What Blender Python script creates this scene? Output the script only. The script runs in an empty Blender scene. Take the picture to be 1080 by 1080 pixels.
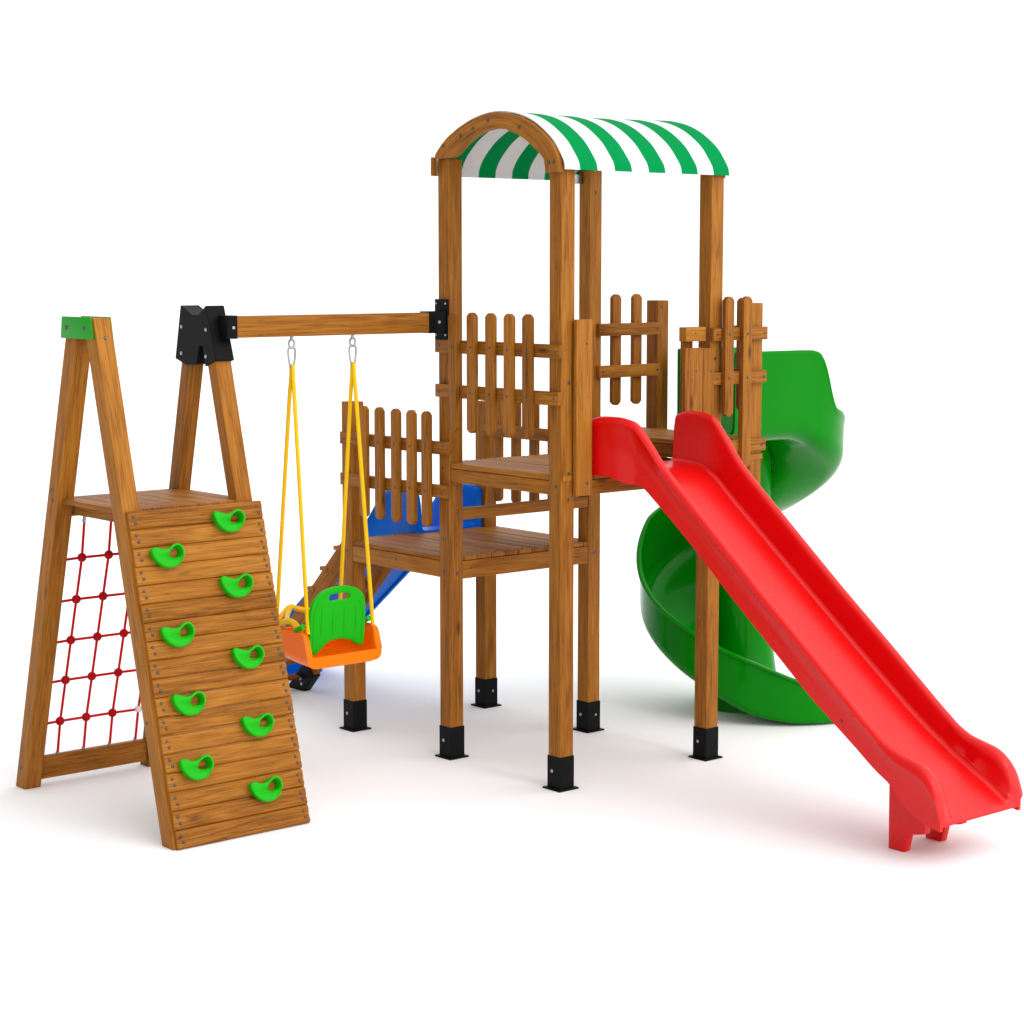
import bpy, bmesh, math, random
from mathutils import Vector, Matrix, noise
random.seed(7)
S = bpy.context.scene
COL = S.collection
PI = math.pi

# ------------------------------------------------------------------ materials
def new_mat(name):
    m = bpy.data.materials.new(name); m.use_nodes = True
    nt = m.node_tree; b = nt.nodes['Principled BSDF']
    return m, nt, b

def wood_mat(name, dark, mid, light, rough=.5):
    m, nt, b = new_mat(name); N = nt.nodes; L = nt.links
    uv = N.new('ShaderNodeUVMap'); uv.uv_map = 'UVMap'
    tone = N.new('ShaderNodeAttribute'); tone.attribute_name = 'tone'
    def mapped(sx, sy):
        mp = N.new('ShaderNodeMapping'); mp.inputs['Scale'].default_value = (sx, sy, 1)
        L.new(uv.outputs['UV'], mp.inputs['Vector']); return mp
    def noisen(mp, scale, detail, rough_, dist):
        n = N.new('ShaderNodeTexNoise'); n.inputs['Scale'].default_value = scale
        n.inputs['Detail'].default_value = detail; n.inputs['Roughness'].default_value = rough_
        n.inputs['Distortion'].default_value = dist
        L.new(mp.outputs['Vector'], n.inputs['Vector']); return n
    def mth(op, a, bb=None, c=None):
        n = N.new('ShaderNodeMath'); n.operation = op
        for i, v in enumerate((a, bb, c)):
            if v is None: continue
            if isinstance(v, (int, float)): n.inputs[i].default_value = v
            else: L.new(v, n.inputs[i])
        return n.outputs[0]
    broad = noisen(mapped(.42, 10.0), 1.5, 2, .5, .12)          # long cathedral bands
    rings = mth('SINE', mth('MULTIPLY', broad.outputs['Fac'], 70.0))
    rings = mth('MULTIPLY_ADD', rings, .5, .5)
    fibre = noisen(mapped(1.6, 90.0), 2.2, 5, .65, .05)         # fine fibres
    blot = noisen(mapped(1.3, 11.0), 2.0, 4, .6, .15)             # stain blotches
    vo = N.new('ShaderNodeTexVoronoi'); vo.inputs['Scale'].default_value = 1.0
    mk = mapped(2.6, 8.0); L.new(mk.outputs['Vector'], vo.inputs['Vector'])
    knot = N.new('ShaderNodeMapRange'); knot.inputs['From Min'].default_value = .03
    knot.inputs['From Max'].default_value = .15; knot.inputs['To Min'].default_value = 1; knot.inputs['To Max'].default_value = 0
    L.new(vo.outputs['Distance'], knot.inputs['Value'])
    sepc = N.new('ShaderNodeSeparateColor'); L.new(vo.outputs['Color'], sepc.inputs['Color'])
    keep = mth('GREATER_THAN', sepc.outputs[0], .30)
    knotf = mth('MULTIPLY', knot.outputs['Result'], keep)
    f = mth('MULTIPLY_ADD', rings, .13, mth('MULTIPLY', fibre.outputs['Fac'], 1.0))
    f = mth('ADD', f, mth('MULTIPLY', blot.outputs['Fac'], .56))
    f = mth('ADD', f, mth('MULTIPLY_ADD', tone.outputs['Fac'], .20, -.385))
    fl = noisen(mapped(7.0, 62.0), 2.0, 3, .6, .2)
    fk = N.new('ShaderNodeMapRange'); fk.inputs['From Min'].default_value = .60; fk.inputs['From Max'].default_value = .76
    L.new(fl.outputs['Fac'], fk.inputs['Value'])
    f = mth('SUBTRACT', f, mth('MULTIPLY', fk.outputs['Result'], .26))
    ramp = N.new('ShaderNodeValToRGB'); r = ramp.color_ramp
    r.elements[0].position = .16; r.elements[0].color = (*dark, 1)
    r.elements[1].position = .86; r.elements[1].color = (*light, 1)
    e = r.elements.new(.5); e.color = (*mid, 1)
    L.new(f, ramp.inputs['Fac'])
    mx = N.new('ShaderNodeMix'); mx.data_type = 'RGBA'
    L.new(mth('MULTIPLY', knotf, .75), mx.inputs[0]); L.new(ramp.outputs['Color'], mx.inputs[6])
    mx.inputs[7].default_value = (dark[0]*.35, dark[1]*.28, dark[2]*.3, 1)
    L.new(mx.outputs[2], b.inputs['Base Color'])
    b.inputs['Roughness'].default_value = rough
    b.inputs['Specular IOR Level'].default_value = .12
    bp = N.new('ShaderNodeBump'); bp.inputs['Strength'].default_value = .25; bp.inputs['Distance'].default_value = .003
    L.new(f, bp.inputs['Height']); L.new(bp.outputs['Normal'], b.inputs['Normal'])
    return m

def plastic(name, col, rough=.28, coat=.25, var=.06, spec=.5):
    m, nt, b = new_mat(name); N = nt.nodes; L = nt.links
    tc = N.new('ShaderNodeTexCoord')
    n = N.new('ShaderNodeTexNoise'); n.inputs['Scale'].default_value = 5; n.inputs['Detail'].default_value = 4
    L.new(tc.outputs['Object'], n.inputs['Vector'])
    mx = N.new('ShaderNodeMix'); mx.data_type = 'RGBA'
    L.new(n.outputs['Fac'], mx.inputs[0])
    mx.inputs[6].default_value = (*[max(0, c*(1-var)) for c in col], 1)
    mx.inputs[7].default_value = (*[min(1, c*(1+var)) for c in col], 1)
    L.new(mx.outputs[2], b.inputs['Base Color'])
    rr = N.new('ShaderNodeMapRange'); rr.inputs['To Min'].default_value = rough-.04; rr.inputs['To Max'].default_value = rough+.06
    L.new(n.outputs['Fac'], rr.inputs['Value']); L.new(rr.outputs['Result'], b.inputs['Roughness'])
    b.inputs['Coat Weight'].default_value = coat; b.inputs['Coat Roughness'].default_value = .12
    b.inputs['Specular IOR Level'].default_value = spec
    n2 = N.new('ShaderNodeTexNoise'); n2.inputs['Scale'].default_value = 16; n2.inputs['Detail'].default_value = 2
    L.new(tc.outputs['Object'], n2.inputs['Vector'])
    bp = N.new('ShaderNodeBump'); bp.inputs['Strength'].default_value = .012; bp.inputs['Distance'].default_value = .01
    L.new(n2.outputs['Fac'], bp.inputs['Height']); L.new(bp.outputs['Normal'], b.inputs['Normal'])
    return m

M = {}
M['wood'] = wood_mat('stained_pine', (.057, .0155, .0012), (.248, .0865, .0086), (.415, .166, .0220))
M['red'] = plastic('red_plastic', (.62, .0008, .0012), .27, .06, .03, .30)
M['blue'] = plastic('blue_plastic', (.0001, .120, .60), .32, .0, .04, .05)
M['green'] = plastic('green_plastic', (.0004, .190, .0016), .13, .02, .05, .09)
M['lime'] = plastic('lime_plastic', (.006, .370, .003), .34, .02, .04, .14)
M['plate'] = plastic('green_plate', (.003, .26, .004), .4, .0, .06, .2)
M['orange'] = plastic('orange_plastic', (.95, .165, .0002), .36, .02, .04, .12)
M['yellow'] = plastic('yellow_plastic', (.80, .47, .002), .35, .03, .04, .25)
M['rope'] = plastic('yellow_rope', (.78, .46, .002), .5, 0, .1, .15)
M['redrope'] = plastic('red_rope', (.56, .0015, .006), .55, 0, .12, .1)
M['knot'] = plastic('red_knot', (.40, .0012, .003), .4, .0, .1, .12)
M['white'] = plastic('white_knot', (.72, .66, .60), .4, .1)
M['black'] = plastic('black_steel', (.004, .004, .0043), .45, .0, .15, .08)
def metal(name, col, rough):
    m, nt, b = new_mat(name); N = nt.nodes
    tc = N.new('ShaderNodeTexCoord'); n = N.new('ShaderNodeTexNoise'); n.inputs['Scale'].default_value = 40
    nt.links.new(tc.outputs['Object'], n.inputs['Vector'])
    rr = N.new('ShaderNodeMapRange'); rr.inputs['To Min'].default_value = rough-.08; rr.inputs['To Max'].default_value = rough+.1
    nt.links.new(n.outputs['Fac'], rr.inputs['Value']); nt.links.new(rr.outputs['Result'], b.inputs['Roughness'])
    b.inputs['Base Color'].default_value = (*col, 1); b.inputs['Metallic'].default_value = 1
    return m
M['steel'] = metal('galvanised_steel', (.36, .37, .39), .35)
M['screw'] = metal('dark_screw', (.10, .10, .11), .45)

def canopy_mat():
    m, nt, b = new_mat('striped_canvas'); N = nt.nodes; L = nt.links
    uv = N.new('ShaderNodeUVMap'); uv.uv_map = 'UVMap'
    sep = N.new('ShaderNodeSeparateXYZ'); L.new(uv.outputs['UV'], sep.inputs['Vector'])
    def mth(op, a, bb=None, c=None):
        n = N.new('ShaderNodeMath'); n.operation = op
        for i, v in enumerate((a, bb, c)):
            if v is None: continue
            if isinstance(v, (int, float)): n.inputs[i].default_value = v
            else: L.new(v, n.inputs[i])
        return n.outputs[0]
    fr = mth('FRACT', mth('MULTIPLY_ADD', sep.outputs['X'], 4.922, .078))       # five white+green pairs along the length
    st = mth('GREATER_THAN', fr, .5)
    n = N.new('ShaderNodeTexNoise'); n.inputs['Scale'].default_value = 7; n.inputs['Detail'].default_value = 5
    tc = N.new('ShaderNodeTexCoord'); L.new(tc.outputs['Object'], n.inputs['Vector'])
    g = N.new('ShaderNodeMix'); g.data_type = 'RGBA'; L.new(n.outputs['Fac'], g.inputs[0])
    g.inputs[6].default_value = (.0002, .205, .050, 1); g.inputs[7].default_value = (.0003, .240, .062, 1)
    mx = N.new('ShaderNodeMix'); mx.data_type = 'RGBA'; L.new(st, mx.inputs[0])
    mx.inputs[6].default_value = (.64, .64, .65, 1); L.new(g.outputs[2], mx.inputs[7])
    L.new(mx.outputs[2], b.inputs['Base Color']); b.inputs['Roughness'].default_value = .7
    b.inputs['Specular IOR Level'].default_value = .02
    bp = N.new('ShaderNodeBump'); bp.inputs['Strength'].default_value = .25; bp.inputs['Distance'].default_value = .02
    L.new(n.outputs['Fac'], bp.inputs['Height']); L.new(bp.outputs['Normal'], b.inputs['Normal'])
    return m
M['canvas'] = canopy_mat()
def ground_mat():
    m, nt, b = new_mat('white_floor'); N = nt.nodes
    tc = N.new('ShaderNodeTexCoord'); n = N.new('ShaderNodeTexNoise'); n.inputs['Scale'].default_value = .6; n.inputs['Detail'].default_value = 2
    nt.links.new(tc.outputs['Object'], n.inputs['Vector'])
    mx = N.new('ShaderNodeMix'); mx.data_type = 'RGBA'; nt.links.new(n.outputs['Fac'], mx.inputs[0])
    mx.inputs[6].default_value = (.890, .898, .906, 1); mx.inputs[7].default_value = (.896, .904, .912, 1)
    nt.links.new(mx.outputs[2], b.inputs['Base Color']); b.inputs['Roughness'].default_value = .9
    b.inputs['Specular IOR Level'].default_value = .05
    return m
M['ground'] = ground_mat()

# ------------------------------------------------------------------ mesh building
V3 = Vector
class MB:
    def __init__(s): s.v = []; s.f = []; s.uv = []; s.tone = []; s.mi = []
    def face(s, idx, uvs, tone, mi=0):
        s.f.append(idx); s.uv.append(uvs); s.tone.append(tone); s.mi.append(mi)
    def hexa(s, b4, t4, bevel=.004, seg=2, mi=0, tone=None):
        """block from four bottom and four top corners; grain runs bottom -> top"""
        bm = bmesh.new()
        vs = [bm.verts.new(p) for p in list(b4)+list(t4)]
        for q in ((3,2,1,0),(4,5,6,7),(0,1,5,4),(1,2,6,5),(2,3,7,6),(3,0,4,7)):
            bm.faces.new([vs[i] for i in q])
        bmesh.ops.recalc_face_normals(bm, faces=bm.faces)
        c0 = sum((V3(p) for p in b4), V3())/4; c1 = sum((V3(p) for p in t4), V3())/4
        ax = (c1-c0).normalized()
        if bevel: bmesh.ops.bevel(bm, geom=bm.edges[:], offset=bevel, segments=seg, profile=.6, affect='EDGES')
        s._take(bm, ax, c0, mi, tone); bm.free()
    def _take(s, bm, ax, o, mi, tone):
        tone = random.random() if tone is None else tone
        a = ax.orthogonal().normalized()
        # prefer world-aligned cross axis
        for w in (V3((0,0,1)), V3((1,0,0)), V3((0,1,0))):
            if abs(w.dot(ax)) < .8:
                a = (w - ax*w.dot(ax)).normalized(); break
        c = ax.cross(a); ou, ov = random.random()*40, random.random()*40
        base = len(s.v); bm.verts.ensure_lookup_table(); bm.verts.index_update()
        for v in bm.verts: s.v.append(v.co.copy())
        for f in bm.faces:
            n = f.normal
            da, dc, dx = abs(n.dot(a)), abs(n.dot(c)), abs(n.dot(ax))
            uvs = []
            for l in f.loops:
                p = l.vert.co - o
                if dx > da and dx > dc: uvs.append((ou+p.dot(a)*.25, ov+p.dot(c)))
                elif da > dc: uvs.append((ou+p.dot(ax), ov+p.dot(c)))
                else: uvs.append((ou+p.dot(ax), ov+3.7+p.dot(a)))
            s.face([base+l.vert.index for l in f.loops], uvs, tone, mi)
    def box(s, x0, x1, y0, y1, z0, z1, axis='z', **k):
        if axis == 'z': b = [(x0,y0,z0),(x1,y0,z0),(x1,y1,z0),(x0,y1,z0)]; t = [(p[0],p[1],z1) for p in b]
        elif axis == 'x': b = [(x0,y0,z0),(x0,y1,z0),(x0,y1,z1),(x0,y0,z1)]; t = [(x1,p[1],p[2]) for p in b]
        else: b = [(x0,y0,z0),(x0,y0,z1),(x1,y0,z1),(x1,y0,z0)]; t = [(p[0],y1,p[2]) for p in b]
        s.hexa(b, t, **k)
    def prism(s, poly, ext, ax, bevel=.004, seg=2, mi=0, tone=None):
        """polygon (3-D points) extruded by vector ext"""
        bm = bmesh.new(); ext = V3(ext)
        a = [bm.verts.new(V3(p)) for p in poly]; b = [bm.verts.new(V3(p)+ext) for p in poly]
        n = len(a)
        bm.faces.new(a); bm.faces.new(b[::-1])
        for i in range(n): bm.faces.new([a[i], b[i], b[(i+1) % n], a[(i+1) % n]])
        bmesh.ops.recalc_face_normals(bm, faces=bm.faces)
        if bevel: bmesh.ops.bevel(bm, geom=bm.edges[:], offset=bevel, segments=seg, profile=.6, affect='EDGES')
        s._take(bm, V3(ax).normalized(), V3(poly[0]), mi, tone); bm.free()
    def loft(s, rings, closed=True, loop=False, cap=True, mi=0, tone=.5, uvf=None):
        base = len(s.v); n = len(rings[0]); m = len(rings)
        for r in rings:
            for p in r: s.v.append(V3(p))
        def uv(i, j): return uvf(i, j) if uvf else (i/max(1, m-1), j/n)
        for i in range(m if loop else m-1):
            for j in range(n if closed else n-1):
                q = [(i,j),(i,j+1),(i+1,j+1),(i+1,j)]
                s.face([base+(a % m)*n+(b % n) for a, b in q], [uv(a, b) for a, b in q], tone, mi)
        if cap and closed and not loop:
            s.face([base+j for j in range(n)][::-1], [(0, 0)]*n, tone, mi)
            s.face([base+(m-1)*n+j for j in range(n)], [(0, 0)]*n, tone, mi)
    def tube(s, pts, r, sides=8, mi=0, loop=False, flat=1.0):
        pts = [V3(p) for p in pts]; rings = []; n = len(pts)
        up = None
        for i, p in enumerate(pts):
            if loop: t = pts[(i+1) % n]-pts[i-1]
            else: t = pts[min(i+1, n-1)]-pts[max(i-1, 0)]
            t.normalize()
            if up is None: up = t.orthogonal().normalized()
            up = (up - t*up.dot(t)).normalized(); c = t.cross(up)
            rr = r[i] if isinstance(r, (list, tuple)) else r
            rings.append([p+(up*math.cos(2*PI*k/sides)+c*math.sin(2*PI*k/sides)*flat)*rr for k in range(sides)])
        s.loft(rings, loop=loop, mi=mi)
    def lathe(s, prof, c, axis=(0,0,1), sides=24, mi=0):
        ax = V3(axis).normalized(); a = ax.orthogonal().normalized(); b = ax.cross(a); c = V3(c)
        s.loft([[c+ax*z+(a*math.cos(2*PI*k/sides)+b*math.sin(2*PI*k/sides))*r for k in range(sides)] for r, z in prof], mi=mi)
    def screw(s, p, nrm, r=.0065, mi=1):
        s.lathe([(r*.99, -.004), (r, .001), (r*.75, .0035), (r*.05, .004)], p, nrm, 8, mi)
    def build(s, name, mats, parent=None, ang=35, smooth=True):
        me = bpy.data.meshes.new(name); me.from_pydata([tuple(v) for v in s.v], [], s.f)
        ul = me.uv_layers.new(name='UVMap'); ta = me.attributes.new('tone', 'FLOAT', 'FACE')
        k = 0
        for i, u in enumerate(s.uv):
            for q in u: ul.data[k].uv = q; k += 1
        ta.data.foreach_set('value', s.tone)
        for m in (mats if isinstance(mats, (list, tuple)) else [mats]): me.materials.append(m)
        me.polygons.foreach_set('material_index', s.mi)
        if smooth:
            me.polygons.foreach_set('use_smooth', [True]*len(me.polygons))
            me.set_sharp_from_angle(angle=math.radians(ang))
        bm = bmesh.new(); bm.from_mesh(me); bmesh.ops.recalc_face_normals(bm, faces=bm.faces); bm.to_mesh(me); bm.free()
        if smooth: me.set_sharp_from_angle(angle=math.radians(ang))
        me.update()
        o = bpy.data.objects.new(name, me); COL.objects.link(o)
        if parent: o.parent = parent
        return o

def tag(o, label=None, cat=None, group=None, kind=None):
    if label: o['label'] = label
    if cat: o['category'] = cat
    if group: o['group'] = group
    if kind: o['kind'] = kind
    return o
def thing(name, label, cat):
    o = bpy.data.objects.new(name, None); COL.objects.link(o); o.empty_display_size = .1
    return tag(o, label, cat)

def shape(name, outlines, depth, bevel, mat, to_world, parent, res=2):
    """flat outline with holes -> rounded solid (all points world space through to_world(u, v, w))"""
    cu = bpy.data.curves.new(name, 'CURVE'); cu.dimensions = '2D'; cu.fill_mode = 'BOTH'
    cu.extrude = max(0, depth/2-bevel); cu.bevel_depth = bevel; cu.bevel_resolution = res; cu.offset = -bevel
    for pts in outlines:
        sp = cu.splines.new('POLY'); sp.points.add(len(pts)-1); sp.use_cyclic_u = True
        for i, p in enumerate(pts): sp.points[i].co = (p[0], p[1], 0, 1)
    t = bpy.data.objects.new('tmp_outline', cu); COL.objects.link(t)
    dg = bpy.context.evaluated_depsgraph_get(); dg.update()
    me = bpy.data.meshes.new_from_object(t.evaluated_get(dg))
    bpy.data.objects.remove(t); bpy.data.curves.remove(cu)
    bm = bmesh.new(); bm.from_mesh(me); bmesh.ops.remove_doubles(bm, verts=bm.verts, dist=.0002)
    for v in bm.verts: v.co = V3(to_world(v.co.x, v.co.y, v.co.z))
    bmesh.ops.recalc_face_normals(bm, faces=bm.faces)
    bm.to_mesh(me); bm.free(); me.name = name
    me.materials.clear(); me.materials.append(mat)
    me.polygons.foreach_set('use_smooth', [True]*len(me.polygons)); me.set_sharp_from_angle(angle=math.radians(45))
    o = bpy.data.objects.new(name, me); COL.objects.link(o); o.parent = parent
    return o

def lerp(tab, x):
    if x <= tab[0][0]: return tab[0][1]
    for (a, b), (c, d) in zip(tab, tab[1:]):
        if x <= c: return b+(d-b)*(x-a)/(c-a)
    return tab[-1][1]
def smooth_tab(tab, x, w):
    n = 6
    return sum(lerp(tab, x+w*(i/(n-1)-.5)*2) for i in range(n))/n
def crom(pts, n=6, loop=False):
    pts = [V3(p) for p in pts]; out = []; m = len(pts)
    for i in range(m if loop else m-1):
        if loop: p0, p1, p2, p3 = pts[i-1], pts[i], pts[(i+1) % m], pts[(i+2) % m]
        else: p0, p1, p2, p3 = pts[max(i-1, 0)], pts[i], pts[i+1], pts[min(i+2, m-1)]
        for k in range(n):
            t = k/n
            out.append(.5*((2*p1)+(p2-p0)*t+(2*p0-5*p1+4*p2-p3)*t*t+(3*p1-p0-3*p2+p3)*t**3))
    if not loop: out.append(pts[-1])
    return out

WS = [M['wood'], M['screw']]
# ------------------------------------------------------------------ ground
g = MB(); g.v = [V3(p) for p in ((-300,-300,0),(300,-300,0),(300,300,0),(-300,300,0))]; g.face([0,1,2,3], [(0,0),(1,0),(1,1),(0,1)], .5)
go = g.build('ground', M['ground']); tag(go, 'plain white ground with soft grey shadows', 'ground', kind='structure')

# ------------------------------------------------------------------ play tower
XA, XB, XE = .010, .905, -.870          # post rows
Y0, Y1, Y1F = 0.0, .992, .968
H = .045
tower = thing('play_tower', 'two level brown wooden play tower with picket fences and striped arched roof', 'play tower')

def post(x, y, z0, z1, shoe=True, bolts=()):
    b = MB(); b.box(x-H, x+H, y-H, y+H, z0, z1, bevel=.006, seg=3)
    for (px, py, pz, n) in bolts: b.screw((px, py, pz), n, .009)
    o = b.build('post', WS, tower)
    if shoe:
        q = MB(); h = .0485
        q.box(x-h, x+h, y-h, y+h, .004, .172, bevel=.002, seg=1)
        q.box(x-.066, x+.066, y-.066, y+.066, 0.0, .009, bevel=.002, seg=1)
        q.screw((x-.012, y-h, .095), (0,-1,0), .010)
        if y > .5 and x < .5: q.screw((x+h, y+.012, .095), (1,0,0), .008)
        q.build('post_shoe', [M['black'], M['steel']], o)
    return o
fy, fx = -1, 1
def fb(x, y, zs, side='y'):   # bolts on the near faces of a post
    return [((x, y-H, z, (0,-1,0)) if side == 'y' else (x+H, y, z, (1,0,0))) for z in zs]
post(XA, Y0, .01, 3.17, bolts=fb(XA-.01, Y0, (1.56, 1.40, 1.18, 1.01))+fb(XA, Y0+.005, (1.52, 1.32, 1.0), 'x'))
post(XB-.010, Y0-.006, .01, 3.14, bolts=fb(XB+.0, Y0-.006, (1.535,))+fb(XB-.01, Y0, (1.47, 2.05, 1.6), 'x'))
post(XB+.004, Y1+.030, .01, 3.14, bolts=fb(XB+.004, Y1+.02, (2.14,), 'x'))
post(XA, Y1, .01, 3.14, bolts=fb(XA, Y1, (1.43, 1.02, 3.02), 'x'))
post(XE, Y0, .01, 1.868, bolts=fb(XE, Y0, (1.44, 1.03)))
post(XE, Y1F, .01, 1.830)
post(.010, 1.515, 1.50, 2.425, shoe=False, bolts=fb(.010, 1.51, (2.39,), 'x'))
post(.905, 1.335, 1.44, 2.425, shoe=False)

def beam(x0, x1, y0, y1, z0, z1, axis, bolts=()):
    b = MB(); b.box(x0, x1, y0, y1, z0, z1, axis=axis, bevel=.005)
    for p, n in bolts: b.screw(p, n)
    return b.build('beam', WS, tower)
# lower deck frame
beam(XE+H, XA-H, -.042, 0.0, .974, 1.062, 'x', [((-.42, -.042, 1.03), (0,-1,0))])
beam(-.005, .052, Y0+H, Y1-H, .966, 1.062, 'y', [((.052, .1, 1.02), (1,0,0))])
beam(XE-.03, XE+.02, Y0+H, Y1F-H, .974, 1.062, 'y')
beam(XE+H, XA-H, Y1F, Y1F+.04, .974, 1.062, 'x')
# upper deck frame
beam(XA+H, XB-H, -.042, 0.0, 1.490, 1.560, 'x')
beam(XB-.005, XB+.042, Y0+H, Y1-H, 1.487, 1.560, 'y')
beam(XA-.042, XA+.005, Y0+H, Y1-H, 1.490, 1.560, 'y')
beam(XA+H, XB-H, Y1-.02, Y1+.03, 1.490, 1.595, 'x')
beam(XA+H+.003, XB-H-.003, .945, .985, 1.606, 1.676, 'x')          # step up to the balcony
beam(XA-.02, XA+.04, Y0+H, Y1-H, 1.282, 1.342, 'y')           # rail between the two levels
# balcony frame
beam(XB+.045, XB+.075, .97, 1.385, 1.640, 1.706, 'y', [((XB+.075, 1.35, 1.67), (1,0,0))])
beam(XB+.0, XB+.052, Y1+H, 1.385, 1.590, 1.622, 'y')
beam(XA-.04, XA+.04, Y1+H, 1.468, 1.560, 1.676, 'y')
beam(XA+.05, XB-.05, 1.38, 1.42, 1.560, 1.676, 'x')

def deck(name, x0, x1, y0, y1, z0, z1, n, tone0=None):
    b = MB(); w = (y1-y0)/n
    for i in range(n):
        e0, e1 = random.uniform(-.0015, .0015), random.uniform(-.0015, .0015)
        b.box(x0+e0, x1+e1, y0+i*w+.002, y0+(i+1)*w-.002, z0, z1+random.uniform(-.0008, .0008), axis='x', bevel=.004)
        for xx in (x0+.03, x1-.03):
            b.screw((xx, y0+(i+.5)*w, z1), (0,0,1), .005)
    return b.build(name, WS, tower)
deck('lower_deck', XE-.035, XA+.039, -.039, Y1F+.045, 1.064, 1.088, 11)
deck('upper_deck', XA-.039, XB+.039, -.039, Y1-.03, 1.562, 1.590, 10)
deck('balcony_deck', XA-.05, XB+.044, .938, 1.425, 1.678, 1.703, 5)

def picket_poly(w, z0, z1, c=.020):
    h = w/2
    return [(-h, z0+c), (-h*.62, z0+c*.35), (-h*.25, z0), (h*.25, z0), (h*.62, z0+c*.35), (h, z0+c), (h, z1-c), (h*.62, z1-c*.35), (h*.25, z1), (-h*.25, z1), (-h*.62, z1-c*.35), (-h, z1-c)]
def fence(rails, pickets, along, pos_r, th_r, pos_p, th_p, z0, z1, rz, w=.066, out=-1, label=None):
    """along 'x' or 'y'; pos = start of thickness; rails [(a0,a1,z0,z1)]"""
    b = MB()
    for (a0, a1, r0, r1) in rails:
        if along == 'x':
            b.box(a0, a1, pos_r, pos_r+th_r, r0, r1, axis='x', bevel=.004)
            for a in (a0+.035, a1-.035): b.screw((a, pos_r, (r0+r1)/2+random.uniform(-.01, .01)), (0,-1,0))
        else:
            b.box(pos_r, pos_r+th_r, a0, a1, r0, r1, axis='y', bevel=.004)
            for a in (a0+.03, a1-.02): b.screw((pos_r+th_r, a, (r0+r1)/2), (1,0,0))
    fo = b.build('picket_fence', WS, tower)
    if label: fo['label'] = label
    for p in pickets:
        a, zz0, zz1 = p if isinstance(p, tuple) else (p, z0, z1)
        m = MB(); poly = picket_poly(w, zz0, zz1)
        front = pos_p if out < 0 else pos_p+th_p
        if along == 'x':
            m.prism([(a+u, pos_p, v) for u, v in poly], (0, th_p, 0), (0,0,1), bevel=.005)
            for z in rz: m.screw((a+random.uniform(-.006, .006), pos_p, z+random.uniform(-.006, .006)), (0,-1,0))
        else:
            m.prism([(pos_p, a+u, v) for u, v in poly], (th_p, 0, 0), (0,0,1), bevel=.005)
            for z in rz: m.screw((pos_p+th_p, a, z), (1,0,0))
        m.build('picket', WS, fo)
fence([(-.03, .955, 2.170, 2.238), (-.03, .945, 1.938, 2.006)], [.150, .300, .449, .594, .737], 'x', -.074, .028, -.103, .027, 1.766, 2.384, (2.205, 1.972), label='five picket fence on the upper level beside the swing beam')
fence([(-.893, .070, 1.634, 1.702), (-.893, .060, 1.404, 1.472)], [-.640, -.497, -.350, -.213, -.083][1:]+[-.640], 'x', -.074, .028, -.103, .027, 1.245, 1.859, (1.668, 1.438), label='five picket fence on the lower level behind the swing')
fence([(1.0, 1.468, 2.233, 2.302), (1.0, 1.468, 2.000, 2.069)], [1.160, 1.320], 'y', .053, .027, .025, .027, 1.842, 2.463, (), label='two picket balcony fence on the far side')
fence([(.975, 1.388, 2.232, 2.300), (.975, 1.383, 2.003, 2.068)], [(1.068, 1.835, 2.462), (1.205, 1.560, 2.462)], 'y', .951, .028, .980, .027, 1.6, 2.46, (2.266, 2.036), out=1, label='two picket balcony fence beside the green slide')
fence([(-.83, -.05, 1.632, 1.702), (-.83, -.05, 1.402, 1.470)], [-.725, -.565, -.405, -.245, -.10], 'x', .902, .027, .930, .027, 1.248, 1.862, (), label='rear picket fence of the lower level')

# picket of the balcony front, seen left of the right post
m = MB(); m.prism([(.77+u, 1.40, v) for u, v in picket_poly(.066, 1.84, 2.45)], (0, .027, 0), (0,0,1)); m.build('picket', WS, tower)
for z_ in (2.234, 2.004):
    m = MB(); m.box(.715, XB-H+.02, 1.372, 1.399, z_, z_+.066, axis='x'); m.build('rail', WS, tower)
# boards closing the slide opening, rail stub behind
for (a0, a1, z0, z1) in ((.018, .124, 1.488, 2.360), (.772, .902, 1.52, 2.200), (.905, .984, 1.52, 2.197)):
    m = MB(); m.box(.952, .977, a0, a1, z0, z1, bevel=.004)
    m.screw((.977, (a0+a1)/2+.02, z0+.06), (1,0,0)); m.screw((.977, (a0+a1)/2+.015, z1-.12), (1,0,0), .005)
    m.build('side_board', WS, tower)
m = MB(); m.box(.900, .952, .800, .946, 2.232, 2.306, axis='y'); m.screw((.952, .87, 2.275), (1,0,0), .004); m.build('rail', WS, tower)
m = MB(); m.box(.872, .898, .838, .905, 1.62, 2.292); m.build('side_board', WS, tower)

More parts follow.
